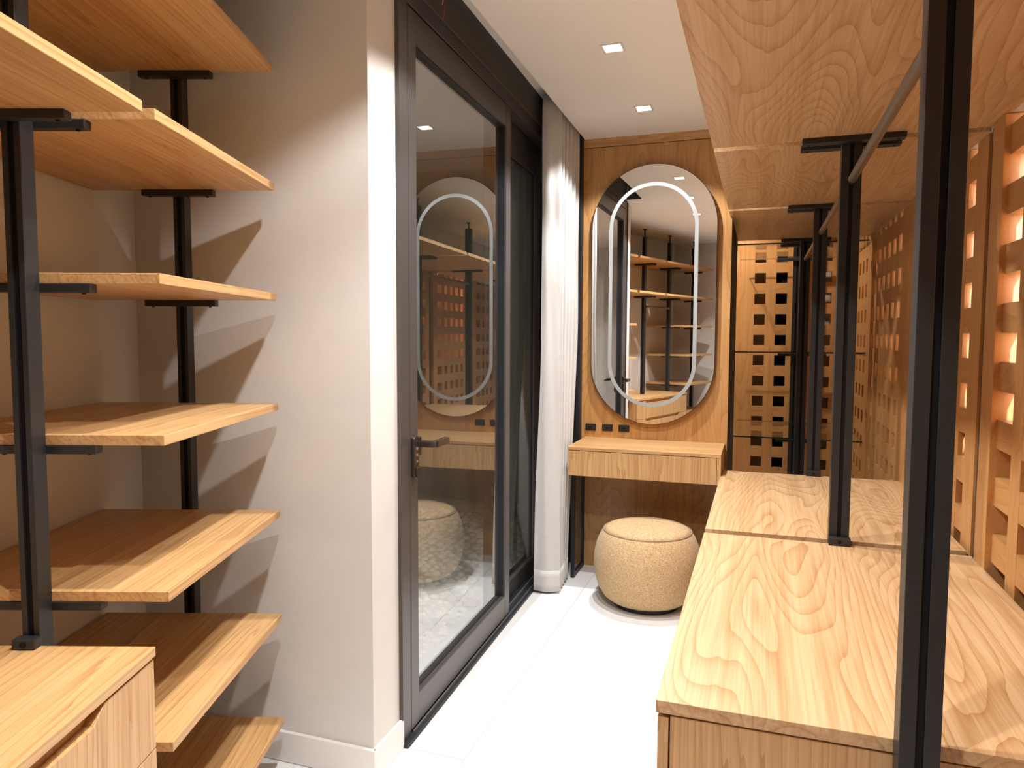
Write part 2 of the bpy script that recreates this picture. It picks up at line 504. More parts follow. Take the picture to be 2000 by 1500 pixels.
# ---------------------------------------------------------------- glass door (local x into the room, y along the door)
d1 = thing('door_1', 'dark bronze framed glass door with a sliding leaf and lever handle', base=(0, 0, 0), frame=FD, kind='structure')
tk = part(bx(-0.16, 0.0, 0.0, 2.128, 0.001, 0.012), 'track', GASK, d1)
part(bx(-0.019, -0.014, 0.08, 2.128, 0.012, 0.018), 'rail', STEEL, tk)
part(bx(-0.052, -0.045, 1.212, 2.128, 0.012, 0.024), 'rail', STEEL, tk)
part(bx(-0.16, -0.02, 0.0, 0.072, 0.012, 2.545), 'jamb', BRONZE, d1, bev=0.002)
part(bx(-0.16, -0.012, -0.008, 0.0, 0.10, 2.545), 'jamb_trim', BRONZE, d1)
part(bx(-0.16, -0.02, 0.072, 2.128, 2.485, 2.545), 'head', BRONZE, d1, bev=0.002)
def leaf(name, y0, y1, z0, z1, xf, th, ws, we, wb_, wt, label, rec=0.030):
    """frame of stiles and rails with its pane: sub-parts under the frame"""
    mb = MB()
    mb.box(xf - th, xf, y0, y0 + ws, z0, z1)
    fr = part(mb, name, BRONZE, d1, bev=0.002, label=label)
    part(bx(xf - th, xf, y1 - we, y1, z0, z1), 'stile', BRONZE, fr, bev=0.002)
    part(bx(xf - th, xf - 0.001, y0 + ws, y1 - we, z0, z0 + wb_), 'bottom_rail', BRONZE, fr, bev=0.002)
    part(bx(xf - th, xf - 0.001, y0 + ws, y1 - we, z1 - wt, z1), 'top_rail', BRONZE, fr, bev=0.002)
    g = xf - rec
    a, b_, c, d = y0 + ws, y1 - we, z0 + wb_, z1 - wt
    gk = MB()
    gk.box(g - 0.004, xf - 0.010, a, a + 0.004, c, d).box(g - 0.004, xf - 0.010, b_ - 0.004, b_, c, d)
    gk.box(g - 0.004, xf - 0.022, a + .004, b_ - .004, c, c + 0.004).box(g - 0.004, xf - 0.010, a + .004, b_ - .004, d - 0.004, d)
    part(gk, 'gasket', GASK, fr)
    part(bx(g - 0.003, g + 0.003, a + .003, b_ - .003, c + .003, d - .003), 'glass_pane', DOORGLASS, fr)
    return fr
lf = leaf('leaf_frame', 0.076, 1.210, 0.022, 2.478, -0.020, 0.062, 0.062, 0.070, 0.105, 0.102, 'sliding leaf with the handle')
leaf('fixed_frame', 1.160, 1.950, 0.014, 2.480, -0.085, 0.056, 0.050, 0.060, 0.085, 0.165, 'fixed leaf behind the sliding one', 0.018)
leaf('fixed_frame', 1.953, 2.128, 0.014, 2.480, -0.085, 0.056, 0.045, 0.045, 0.085, 0.165, 'narrow fixed leaf behind the curtain', 0.018)
# handle
hp = MB()
pl_ = []
for i in range(13):
    t = math.pi * i / 12
    pl_.append((0.098 + 0.019 * math.cos(t), 1.045 + 0.010 * math.sin(t)))
for i in range(13):
    t = math.pi + math.pi * i / 12
    pl_.append((0.098 + 0.019 * math.cos(t), 0.925 + 0.016 * math.sin(t)))
hp.prism(pl_, 'x', -0.0195, -0.006)
hpl = part(hp, 'handle_plate', HANDM, lf, bev=0.002, label='dark bronze handle plate with code buttons')
for z in (1.012, 0.990, 0.968):
    part(bx(-0.006, -0.0035, 0.092, 0.104, z - 0.004, z + 0.004), 'button', STEEL, lf)
part(bx(-0.006, 0.000, 0.086, 0.110, 0.918, 0.948), 'turn_knob', HANDM, lf, bev=0.002)
part(bx(-0.0195, -0.004, 0.118, 0.136, 0.985, 1.050), 'rosette', HANDM, lf, bev=0.003)
lv = MB().box(-0.004, 0.052, 0.116, 0.138, 1.014, 1.036)
part(lv, 'lever_neck', HANDM, lf, bev=0.003)
part(bx(0.036, 0.056, 0.138, 0.245, 1.012, 1.036), 'lever', HANDM, lf, bev=0.003)

# narrow framed glass panel under the left end of the vanity desk, and a black strip painting in the shadow gap above
sl = thing('side_screen', 'narrow black framed glass panel under the left end of the vanity desk', 'glass panel', base=(-0.995, 4.11, 0))
fr = part(bx(-1.006, -0.986, 4.208, 4.2435, 0.001, 0.630), 'frame', GASK, sl)
part(bx(-1.006, -0.986, 3.985, 4.005, 0.001, 0.630), 'stile', GASK, sl)
part(bx(-1.006, -0.986, 4.005, 4.208, 0.001, 0.030), 'bottom_rail', GASK, sl)
part(bx(-1.006, -0.986, 4.005, 4.208, 0.60, 0.630), 'top_rail', GASK, sl)
part(bx(-0.998, -0.993, 4.004, 4.209, 0.029, 0.601), 'glass_pane', SHELFGLASS, sl)
solo(bx(-1.035, -1.0125, 4.19, 4.262, 0.001, 2.70), 'shadow_gap_strip', GASK, 'black strip standing in for the shadow gap between the curtain and the oak wall', kind='structure')

# ---------------------------------------------------------------- outdoors: gravel bed, wall, pebbles
solo(bx(-2.65, -1.30, 2.12, 6.2, -0.09, -0.035), 'ground_outside', SOIL, 'gravel bed outside the glass door', kind='structure')
solo(bx(-2.65, -1.15, 5.32, 5.45, -0.1, 3.6), 'wall_outside', OUTW, 'dark garden wall outside the glass', kind='structure')
solo(bx(-2.65, -1.15, 5.26, 5.32, -0.1, 0.085), 'trim_2', PLINTH, 'pale plinth of the garden wall', kind='structure')
solo(bx(-2.75, -2.65, 2.0, 5.4, -0.1, 3.6), 'wall_outside_side', OUTW, 'dark garden side wall', kind='structure')
def pebble_mesh(k):
    bm = bmesh.new()
    bmesh.ops.create_icosphere(bm, subdivisions=2, radius=1.0)
    rnd = random.Random(k)
    ax = [Vector((rnd.uniform(-1, 1), rnd.uniform(-1, 1), rnd.uniform(-1, 1))).normalized() for _ in range(7)]
    am = [rnd.uniform(0.62, 0.95) for _ in range(7)]
    for v in bm.verts:
        p = v.co.normalized()
        s = 1.0
        for a, q in zip(ax, am):
            dd = p.dot(a)
            if dd > 0 and s * dd > q: s = q / dd
        v.co = p * s
        v.co.z *= 0.72
    me = bpy.data.meshes.new('pebble')
    bm.to_mesh(me)
    bm.free()
    me.materials.append(STONE)
    for p in me.polygons: p.use_smooth = (k % 2 == 0)
    return me
PM = [pebble_mesh(k) for k in range(8)]
rest = MB()
rnd = random.Random(3)
spots = []
for i in range(46):
    for j in range(20):
        y = 2.30 + i * 0.064 + rnd.uniform(-.014, .014)
        x = -1.385 - j * 0.062 + rnd.uniform(-.014, .014)
        spots.append((x, y))
# the ones that show largest: near the glass and in the line of sight through the panes
def show(x, y):
    d = math.hypot(x, y)
    ang = math.degrees(math.atan2(-x, y))
    return (0 if 14 < ang < 34 else 5) + d
spots = [s for s in spots if s[1] < 5.2]
spots.sort(key=lambda s: show(*s))
for n, (x, y) in enumerate(spots):
    r = rnd.uniform(0.026, 0.038)
    z = -0.035 + r * 0.5 + rnd.uniform(0, 0.016)
    e = (rnd.uniform(-.5, .5), rnd.uniform(-.5, .5), rnd.uniform(0, 6.28))
    me = PM[rnd.randrange(8)]
    if n < 300:
        o = bpy.data.objects.new('pebble', me)
        COL.objects.link(o)
        o.location = (x, y, z)
        o.scale = (r, r * rnd.uniform(.75, 1.1), r)
        o.rotation_euler = e
        props(o, 'pale garden pebble lying in the gravel bed outside the glass door', 'pebble', 'pebbles in the gravel bed')
    else:
        R3 = Matrix.Rotation(e[2], 3, 'Z') @ Matrix.Rotation(e[1], 3, 'Y') @ Matrix.Rotation(e[0], 3, 'X')
        rest.add([Vector((x, y, z)) + R3 @ (v.co * r) for v in me.vertices], [tuple(p.vertices) for p in me.polygons])
solo(rest, 'pebble_gravel', STONE, 'pale pebble gravel covering the outdoor bed', 'gravel', base=(-1.9, 4.0, 0), kind='stuff')
gl_ = thing('garden_spotlight', 'small black garden spotlight lying among the pebbles', 'lamp', base=(-1.47, 4.60, 0))
part(MB().cyl((-1.47, 4.60, -0.03), (-1.47, 4.60, 0.10), 0.008), 'stake', BLACK, gl_)
part(MB().cyl((-1.50, 4.58, 0.12), (-1.40, 4.62, 0.14), 0.032), 'housing', BLACK, gl_, smooth=False)

# ---------------------------------------------------------------- downlights
def downlight(x, y, label, watts, colr, cone, beam=0):
    t = thing('downlight', label, 'ceiling light', base=(x, y, CEIL), group='square recessed downlights')
    h, w = 0.036, 0.044
    tr = MB()
    for a in ((-w, w, -w, -h + .001), (-w, w, h - .001, w), (-w, -h + .001, -h + .001, h - .001), (h - .001, w, -h + .001, h - .001)):
        tr.box(x + a[0], x + a[1], y + a[2], y + a[3], CEIL - 0.003, CEIL - 0.0002)
    part(tr, 'trim', TRIM, t)
    sl_ = MB()
    for a in ((-h, h, -h, -h + .002), (-h, h, h - .002, h), (-h, -h + .002, -h + .002, h - .002), (h - .002, h, -h + .002, h - .002)):
        sl_.box(x + a[0], x + a[1], y + a[2], y + a[3], CEIL, CEIL + 0.07)
    part(sl_, 'reflector', TRIM, t)
    part(bx(x - h + .003, x + h - .003, y - h + .003, y + h - .003, CEIL + 0.022, CEIL + 0.03), 'diffuser', GLOW, t)
    L = bpy.data.lights.new('bulb', 'SPOT')
    L.energy = watts
    L.color = colr
    L.spot_size = RAD(cone)
    L.spot_blend = 0.28
    L.shadow_soft_size = 0.022
    lo = bpy.data.objects.new('bulb', L)
    COL.objects.link(lo)
    lo.parent = t
    lo.location = (0, 0, -0.004)
    if beam:
        L2 = bpy.data.lights.new('beam', 'SPOT')
        L2.energy = beam
        L2.color = colr
        L2.spot_size = RAD(96)
        L2.spot_blend = 1.0
        L2.shadow_soft_size = 0.022
        lo = bpy.data.objects.new('beam', L2)
        COL.objects.link(lo)
        lo.parent = t
        lo.location = (0, 0, -0.004)
LBL = ['square downlight in the ceiling nearest the oak vanity wall', 'square downlight in the ceiling above the glass door, second from the vanity wall',
       'square downlight third from the vanity wall, seen in the oval mirror', 'square downlight in front of the left shelves, above the drawer tops',
       'square downlight above the drawer cabinet, near the viewer', 'square downlight in the alcove before the end lattice']
for (x, y), lb in zip(LIGHTS, LBL):
    k = 1.15 if y > 5 else 1.0
    downlight(x, y, lb, SPOT_W * k, SPOT_COL if y < 5 else (1.0, 0.86, 0.72), SPOT_CONE if y < 5 else 150, BEAM_W * k)
downlight(*NEXT_ROOM_LAMP, 'square downlight of the room behind the lattice', NEXT_ROOM_W, SPOT_COL, 165)

# ---------------------------------------------------------------- slotted posts
def channel(x0, x1, y0, y1, slots=('y0', 'y1')):
    """cross-section of a slotted aluminium post"""
    cx = (x0 + x1) / 2
    w, d = 0.0062, 0.009
    p = [(x0, y0)]
    if 'y0' in slots: p += [(cx - w, y0), (cx - w, y0 + d), (cx + w, y0 + d), (cx + w, y0)]
    p += [(x1, y0), (x1, y1)]
    if 'y1' in slots: p += [(cx + w, y1), (cx + w, y1 - d), (cx - w, y1 - d), (cx - w, y1)]
    p += [(x0, y1)]
    return p
def post(label, frame, x0, x1, y0, y1, z0, z1, brackets, group, foot=None, topfoot=True):
    t = thing('shelf_post', label, 'post', base=((x0 + x1) / 2, (y0 + y1) / 2, z0), frame=frame, group=group)
    pr = part(MB().prism(channel(x0, x1, y0, y1), 'z', z0 + 0.003, z1), 'profile', BLACK, t, bev=0.0012)
    cx = (x0 + x1) / 2
    part(bx(cx - 0.0058, cx + 0.0058, y0 + 0.006, y0 + 0.0088, z0 + 0.03, z1 - 0.01), 'slot_strip', SLOTM, t)
    for (bx0, bx1, by0, by1, zt) in brackets:
        bk = MB()
        bk.prism([(by0, zt - 0.018), (by1, zt - 0.018), (by1, zt), (by0, zt)], 'x', bx0, bx1)
        o = part(bk, 'bracket', BLACK, t, bev=0.0015)
        for sx in (bx0 + 0.02, bx1 - 0.02):
            part(MB().cyl((sx, (by0 + by1) / 2, zt - 0.018), (sx, (by0 + by1) / 2, zt - 0.021), 0.004, 10), 'screw', SLOTM, o)
    if foot:
        o = part(bx(*foot), 'foot_block', BLACK, t, bev=0.002)
        fx, fz = (foot[0] + foot[1]) / 2, (foot[4] + foot[5]) / 2
        part(MB().cyl((fx, foot[2], fz), (fx, foot[2] - 0.002, fz), 0.006, 12), 'screw', SLOTM, o)
    if topfoot:
        cy = (y0 + y1) / 2
        o = part(MB().cyl((cx, cy, z1), (cx, cy, CEIL - 0.012), 0.008), 'levelling_screw', BLACK, t)
        part(MB().cyl((cx, cy, CEIL - 0.012), (cx, cy, CEIL - 0.001), 0.014, 20, 0.026), 'levelling_pad', BLACK, t)
    return t

# ================================================================ right side run
XF, XW = -0.176, 0.690            # shelf front edge and lattice plane
PX0, PX1 = 0.2435, 0.3075         # posts
J = [(1.352, 1.402), (2.702, 2.754), (4.010, 4.062), (5.345, 5.397), (6.455, 6.505)]   # post depth ranges
ZS = 2.064                        # underside of the top shelves
TOPC = 0.68                       # top of the drawer units
ORD = ['nearest', 'second', 'third', 'fourth', 'farthest']
PLBL = ['thick black slotted post in the right foreground', 'black slotted post standing at the gap between the two oak drawer tops',
        'black slotted post at the far end of the oak drawer tops', 'black slotted post at the front of the glass shelves',
        'black slotted post behind the glass shelves by the end lattice']
for i, (a, b_) in enumerate(J):
    br = []
    if i > 0: br.append((0.118, 0.432, a - 0.040, a + 0.002, ZS))
    else: br = []
    if i < 4: br.append((0.118, 0.432, b_ - 0.002, b_ + 0.040, ZS if i < 3 else 2.040))
    if i == 4: br = [(0.118, 0.432, a - 0.040, a + 0.002, 2.040)]
    if i in (3, 4):
        for zg in (1.282, 0.676):
            br.append((0.118, 0.432) + ((b_ - 0.002, b_ + 0.04) if i == 3 else (a - 0.04, a + 0.002)) + (zg,))
    foot = None
    z0 = 0.0
    if i in (1, 2):
        foot = (PX0 - 0.003, PX1 + 0.003, a - 0.028, a + 0.002, TOPC + 0.0015, TOPC + 0.027)
    post(PLBL[i], FW, PX0, PX1, a, b_, z0, 2.49, br, 'slotted posts of the right run', foot)
post('black slotted post of the right run beside the viewer, seen in the door glass', FW, PX0, PX1, 0.045, 0.095, 0.0, 2.49,
     [(0.118, 0.432, 0.093, 0.117, ZS)], 'slotted posts of the right run')
# top shelves
solo(bx(XF + 0.10, 0.6885, 0.098, 1.348, ZS + 0.001, ZS + 0.026), 'top_shelf', WFIG_LIT, 'broad oak top shelf above the viewer, out of the picture', 'shelf', base=(0.25, 0.72, ZS + 0.001), group='oak top shelves of the right run')
SL = ['broad oak top shelf overhead, nearest on the right', 'broad oak top shelf on the right, second from the viewer', 'broad oak top shelf on the right, third and farthest from the viewer']
for i in range(3):
    y0, y1 = J[i][1] + 0.002, J[i + 1][0] - 0.002
    mb = bx(XF, 0.6885, y0, y1, ZS + 0.001, ZS + 0.026)
    solo(mb, 'top_shelf', WFIG_LIT, SL[i], 'shelf', base=(0.25, (y0 + y1) / 2, ZS + 0.001), group='oak top shelves of the right run', bev=0.0012)
# hanging rails
RL = ['bronze hanging rail overhead on the right, nearest', 'bronze hanging rail between the second and third right posts', 'bronze hanging rail ending at the glass shelves']
for i in range(3):
    t = thing('hanging_rail', RL[i], 'rail', base=(0.278, J[i][1], 1.927), group='hanging rails of the right run')
    part(MB().cyl((0.278, J[i][1] + 0.001, 1.927), (0.278, J[i + 1][0] - 0.001, 1.927), 0.0135, 24), 'rod', RODM, t, smooth=False)
    part(MB().cyl((0.278, J[i + 1][0] - 0.008, 1.927), (0.278, J[i + 1][0] - 0.001, 1.927), 0.018, 24), 'socket', BLACK, t)
# glass shelves
GL = ['glass shelf level with the oak top shelf', 'middle glass shelf just below eye level in front of the end lattice', 'lowest glass shelf level with the drawer tops']
for z, lb in zip((2.0415, 1.2835, 0.6775), GL):
    t = thing('glass_shelf', lb, 'glass shelf', base=(0.25, 5.92, z), group='glass shelves of the right run')
    mb = MB()
    x0, x1, y0, y1 = XF, 0.676, 5.399, 6.453
    mb.box(x0, x1, y0, y1, z, z + 0.010, 0)
    mb.mi = [0, 0, 1, 1, 1, 1]
    part(mb, 'glass_plate', [SHELFGLASS, GREENEDGE], t)

# drawer units
def drawer_front(frame_x, y0, y1, z0, z1, notch):
    """front board with a bevelled finger notch in its upper edge; notch = (start, end) along y, open at the end it reaches"""
    n0, n1 = notch
    d, s = 0.026, 0.034
    p = [(y0, z0), (y1, z0), (y1, z1)]
    if n1 < y1 - 0.02:
        p += [(n1, z1), (n1 - s, z1 - d)]
    else:
        p = [(y0, z0), (y1, z0), (y1, z1 - d)]
    if n0 > y0 + 0.02:
        p += [(n0 + s, z1 - d), (n0, z1), (y0, z1)]
    else:
        p += [(y0, z1 - d)]
    return MB().prism(p, 'x', frame_x[0], frame_x[1])
def right_unit(label, y0, y1):
    t = thing('drawer_unit', label, 'drawer unit', base=(0.25, (y0 + y1) / 2, 0), group='oak drawer units of the right run')
    part(bx(XF - 0.002, 0.676, y0, y1, TOPC - 0.026, TOPC), 'top_board', WFIG_LIT, t, bev=0.0012)
    part(bx(-0.150, 0.66, y0 + 0.003, y1 - 0.003, 0.062, TOPC - 0.030), 'body', WZ, t, bev=0.001)
    part(bx(-0.110, 0.64, y0 + 0.03, y1 - 0.03, 0.0, 0.062), 'plinth', CHARC, t)
    ym = (y0 + y1) / 2
    hgt = (TOPC - 0.032 - 0.066) / 3
    for k in range(3):
        z0 = 0.066 + k * hgt
        part(drawer_front((-0.1745, -0.153), y0 + 0.003, ym - 0.0015, z0, z0 + hgt - 0.003, (ym - 0.40, ym)), 'drawer_front', WZ, t, bev=0.001)
        part(drawer_front((-0.1745, -0.153), ym + 0.0015, y1 - 0.003, z0, z0 + hgt - 0.003, (ym, ym + 0.40)), 'drawer_front', WZ, t, bev=0.001)
right_unit('large oak drawer unit with a broad top coloured pale as if lit in the right foreground', 1.404, 2.700)
right_unit('oak drawer unit on the right behind the narrow gap, beside the vanity desk', 2.757, 4.008)

# lattice panels
HH, HS = 0.090, 0.085            # hole and slat widths along the wall
ROW0, RP, RHOLE = 1.899, 0.1765, 0.088
ROWS = [ROW0 + RP * k for k in range(1, -11, -1)]
LT = 0.045
def rail_ranges(z0, z1):
    """solid horizontal bands between the rows of holes"""
    out, top = [], z1
    for r in ROWS:
        hi, lo = r + RHOLE / 2, r - RHOLE / 2
        if hi >= z1:
            top = min(top, lo); continue
        if hi <= z0: break
        if top - hi > 0.005: out.append((hi, top))
        top = lo
    if top - z0 > 0.01: out.append((z0, top))
    return out
def lattice_right(label, ya, yb, z0, z1, first_hole, LT=0.028):
    t = thing('lattice_panel', label, 'lattice panel', base=(XW, (ya + yb) / 2, z0), group='oak lattice panels of the right wall')
    ys = yb - 0.115                       # inner edge of the proud far stile
    part(bx(XW - 0.017, XW + LT, ys, yb, z0, z1), 'stile', WLAT, t, bev=0.001)
    for lo, hi in rail_ranges(z0, z1):
        part(bx(XW + 0.0006, XW + LT - 0.0006, ya + 0.01, ys, lo, hi), 'rail_slat', WLATY, t)
    y = first_hole
    part(bx(XW, XW + LT, ya, first_hole, z0, z1), 'end_slat', WLAT, t)
    while True:
        y += HH
        if y + HS > ys - 0.05: break
        part(bx(XW, XW + LT, y, y + HS, z0, z1), 'upright_slat', WLAT, t)
        y += HS
lattice_right('oak lattice panel on the right edge of the picture, behind the foreground post', 1.43, 2.665, 0.60, 2.0635, 1.535, 0.045)
lattice_right('oak lattice panel on the right wall above the second drawer top', 2.775, 3.985, 0.60, 2.0635, 2.905)
lattice_right('oak lattice panel on the right wall with five columns of glowing slots', 4.075, 5.335, 0.02, 2.0635, 4.275)
lattice_right('oak lattice panel on the right wall beside the glass shelves', 5.41, 6.595, 0.02, 2.548, 5.55)
lattice_right('oak lattice panel on the right wall beside the viewer, seen in the door glass', 0.125, 1.365, 0.02, 2.0635, 0.20, 0.060)
lattice_right('oak lattice panel on the right wall near the rear wall', -0.925, 0.045, 0.02, 2.0635, -0.80, 0.045)
# dark channels between the panels
CH = ['dark channel on the right wall at the near drawer end', 'dark channel on the right wall behind the gap of the drawer tops', 'dark channel on the right wall at the far drawer end', 'dark channel on the right wall at the glass shelf edge']
for (a, b_), lb in zip(((1.395, 1.428), (2.668, 2.773), (3.988, 4.073), (5.338, 5.408)), CH):
    t = thing('wall_channel', lb, 'channel', base=(0.70, (a + b_) / 2, 0.6), group='dark channels of the right wall')
    part(bx(XW + 0.012, XW + LT, a, b_, 0.6, 2.0635), 'web', GASK, t)
    part(bx(XW - 0.006, XW + 0.012, a + 0.018, a + 0.05 if b_ - a > .05 else b_, 0.6, 2.0635), 'flange', BLACK, t)
# lattice at the far end (plane across the alcove)
t = thing('lattice_panel', 'oak lattice panel closing the alcove end, with square black holes', 'lattice panel', base=(0.1, 6.61, 0.02))
YE = 6.60
xs = [(-0.99, -0.80), (-0.716, -0.626), (-0.542, -0.232 - 0.0), (-0.232, -0.058)] + [(0.032 + 0.174 * k, 0.116 + 0.174 * k) for k in range(4)]
for x0, x1 in xs:
    x1 = min(x1, 0.688)
    part(bx(x0, x1, YE, YE + LT, 0.02, 2.5), 'upright_slat', WLAT, t)
for lo, hi in rail_ranges(0.02, 2.5):
    part(bx(-0.985, 0.687, YE + 0.0006, YE + LT - 0.0006, lo, hi), 'rail_slat', WLATX, t)

# ================================================================ vanity
t = thing('vanity_desk', 'floating oak vanity desk with one wide drawer under the oval mirror', 'desk', base=(-0.585, 4.03, 0.635))
part(bx(-0.988, -0.176, 3.822, 4.243, 0.774, 0.792), 'top_board', WX, t, bev=0.001)
part(bx(-0.196, -0.176, 3.822, 4.243, 0.632, 0.7735), 'side_panel', WZ, t, bev=0.001)
part(bx(-0.988, -0.970, 3.845, 4.243, 0.632, 0.7735), 'side_panel', WZ, t)
part(bx(-0.9695, -0.1965, 3.85, 4.243, 0.645, 0.770), 'carcass', WX, t)
part(bx(-0.986, -0.1985, 3.824, 3.844, 0.632, 0.7705), 'drawer_front', WZ, t, bev=0.001)

# oblong mirror
MX, MZ, MR, MH = -0.5945, 1.632, 0.356, 0.746
def stadium(cx, cz, r, hh, n=40):
    p = []
    for i in range(n + 1):
        a = math.pi * i / n
        p.append((cz + (hh - r) + r * math.sin(a), cx + r * math.cos(a)))
    for i in range(n + 1):
        a = math.pi + math.pi * i / n
        p.append((cz - (hh - r) + r * math.sin(a), cx + r * math.cos(a)))
    return p
t = thing('oval_mirror', 'tall oblong wall mirror with a frosted white band', 'mirror', base=(MX, 4.24, MZ))
part(MB().prism(stadium(MX, MZ, MR - 0.06, MH - 0.06), 'y', 4.213, 4.2435), 'backing', CHARC, t)
part(MB().prism(stadium(MX, MZ, MR, MH), 'y', 4.2085, 4.2128), 'rim', BLACK, t)
part(MB().prism(stadium(MX, MZ, MR - 0.003, MH - 0.003), 'y', 4.2045, 4.2083), 'mirror_glass', MIRROR, t)
def ring(cx, cz, r0_, r1_, h0, h1, y0, y1):
    A, B = stadium(cx, cz, r0_, h0), stadium(cx, cz, r1_, h1)
    n = len(A)
    vv = [(p[1], y, p[0]) for y in (y0, y1) for L_ in (A, B) for p in L_]
    fs = []
    for i in range(n):
        k = (i + 1) % n
        fs += [(i, k, n + k, n + i), (2 * n + i, 3 * n + i, 3 * n + k, 2 * n + k), (i, 2 * n + i, 2 * n + k, k), (n + i, n + k, 3 * n + k, 3 * n + i)]
    mb = MB().add(vv, fs)
    return mb
def fix_normals(o):
    bm = bmesh.new()
    bm.from_mesh(o.data)
    bmesh.ops.recalc_face_normals(bm, faces=bm.faces)
    bm.to_mesh(o.data)
    bm.free()
fix_normals(part(ring(MX, MZ, MR - 0.103, MR - 0.124, MH - 0.103, MH - 0.124, 4.2042, 4.2045), 'frosted_band', RING, t, label='frosted white band'))

# sockets
for x, lb in ((-0.954, 'black wall socket beside the curtain, leftmost of three'), (-0.852, 'black wall socket under the mirror, middle of three'), (-0.753, 'black wall socket under the mirror, rightmost of three')):
    t = thing('wall_socket', lb, 'socket', base=(x, 4.2435, 0.852), group='sockets above the vanity desk')
    part(bx(x - 0.032, x + 0.032, 4.236, 4.2435, 0.832, 0.872), 'plate', PLASTIC, t, bev=0.003)
    part(bx(x - 0.021, x + 0.021, 4.2335, 4.236, 0.841, 0.863), 'insert', BLACK, t, bev=0.001)
    part(bx(x - 0.012, x + 0.012, 4.2325, 4.2335, 0.848, 0.856), 'slot', SLOTM, t)

# pouf
PXc, PYc = -0.533, 3.735
t = thing('pouf', 'round tan boucle pouf tucked under the vanity desk', 'pouf', base=(PXc, PYc, 0))
prof = [(0.150, 0.022), (0.195, 0.030), (0.225, 0.052), (0.250, 0.092), (0.268, 0.145), (0.276, 0.205), (0.274, 0.265), (0.262, 0.320), (0.245, 0.362), (0.228, 0.390)]
top = [(0.224, 0.393), (0.205, 0.406), (0.17, 0.417), (0.12, 0.424), (0.06, 0.428), (0.004, 0.429)]
o = part(MB().lathe(prof + [(0.224, 0.3935)], PXc, PYc, 72), 'body', POUF, t, smooth=True)
part(MB().lathe([(0.2238, 0.3925)] + top, PXc, PYc, 72), 'seat_top', POUF, t, smooth=True)
seam = MB()
pts = [(PXc + 0.2265 * math.cos(a), PYc + 0.2265 * math.sin(a), 0.3925) for a in [2 * math.pi * k / 72 for k in range(73)]]
seam.tube(pts, 0.0028, 8)
part(seam, 'piping', PIPING, t, smooth=True)
part(MB().cyl((PXc, PYc, 0.0), (PXc, PYc, 0.030), 0.17, 48), 'base_disc', BLACK, t)

# ================================================================ curtain
t = thing('curtain', 'off white linen curtain gathered beside the glass door', 'curtain', base=(-1.05, 3.85, 0.008))
def curtain():
    NU, NZ = 240, 44
    ztop = 2.66
    def path(s, k):
        """s 0..1 along the cloth, k 0 at the hem .. 1 high up"""
        a0 = Vector((-1.140, 3.690)).lerp(Vector((-1.112, 3.715)), k)
        a1 = Vector((-0.998, 3.715)).lerp(Vector((-1.018, 3.770)), k)
        b1 = Vector((-1.010, 3.945)).lerp(Vector((-1.020, 4.165)), k)
        sf = 0.28
        if s < sf:
            q = s / sf
            p = a0.lerp(a1, q)
            p.y -= 0.016 * math.sin(math.pi * q) * (1 - 0.5 * k)
            p.y += 0.003 * math.sin(q * 9 + 2 * k)
            return p
        q = (s - sf) / (1 - sf)
        p = a1.lerp(b1, q)
        nf = 5
        ph = q * nf * 2 * math.pi
        e = min(1, q * 7)
        am = 0.048 + 0.030 * q
        p.x += e * (-am - 0.002 + am * math.cos(ph + 0.5 * math.sin(2.3 * q + 1)))
        p.y += 0.012 * math.sin(2 * ph + 0.4) * e
        return p
    mb = MB()
    for iz in range(NZ + 1):
        z = 0.012 + (ztop - 0.012) * iz / NZ
        k = min(1, max(0, (z - 0.05) / 1.5))
        k = k * k * (3 - 2 * k)
        for iu in range(NU + 1):
            p = path(iu / NU, k)
            mb.v.append((p.x + 0.0015 * math.sin(z * 7 + iu * 0.2), p.y, z))
    for iz in range(NZ):
        for iu in range(NU):
            a = iz * (NU + 1) + iu
            mb.f.append([a, a + 1, a + NU + 2, a + NU + 1])
            mb.mi.append(0)
    return mb
o = part(curtain(), 'cloth', CURT, t, smooth=True)
md = o.modifiers.new('thickness', 'SOLIDIFY')
md.thickness = 0.002
hem = curtain()
keep = [v for v in hem.v]
hm = MB()
NU = 240
rows = 4
zt = [0.012, 0.05, 0.09, 0.128]
for r_, z in enumerate(zt):
    for iu in range(NU + 1):
        x, y, _ = hem.v[iu]
        x2, y2, _ = hem.v[2 * (NU + 1) + iu]
        q = r_ / (len(zt) - 1)
        hm.v.append((x + (x2 - x) * q + 0.0012, y + (y2 - y) * q - 0.0030, z))
for r_ in range(len(zt) - 1):
    for iu in range(NU):
        a = r_ * (NU + 1) + iu
        hm.f.append([a, a + 1, a + NU + 2, a + NU + 1])
        hm.mi.append(0)
o = part(hm, 'hem', CURT, t, smooth=True)
md = o.modifiers.new('thickness', 'SOLIDIFY')
md.thickness = 0.0015
cr = thing('curtain_rail', 'slim curtain rail with a carrier hidden in the ceiling pocket', 'rail', base=(-1.06, 3.3, 2.68))
part(MB().box(-1.075, -1.055, 2.24, 4.24, 2.682, 2.699), 'rail', DARKG, cr)
part(bx(-1.072, -1.058, 3.640, 3.670, 2.655, 2.682), 'carrier', TRIM, cr)

# loose wires hanging from the pocket
for k, (mt, lb, dx, ln) in enumerate(((RED, 'red loose wire hanging from the curtain pocket', 0.0, 0.200), (WHITEW, 'white loose wire hanging beside the red one', 0.006, 0.150))):
    x, y = -1.078 + dx, 2.372 + dx
    pts = [(x + 0.010 * math.sin(q * 3 + k), y + 0.008 * math.sin(q * 2.1 + k), 2.70 - ln * q) for q in [i / 14 for i in range(15)]]
    solo(MB().tube(pts, 0.0016, 8), 'loose_wire', mt, lb, 'wire', base=(x, y, 2.70), smooth=True)

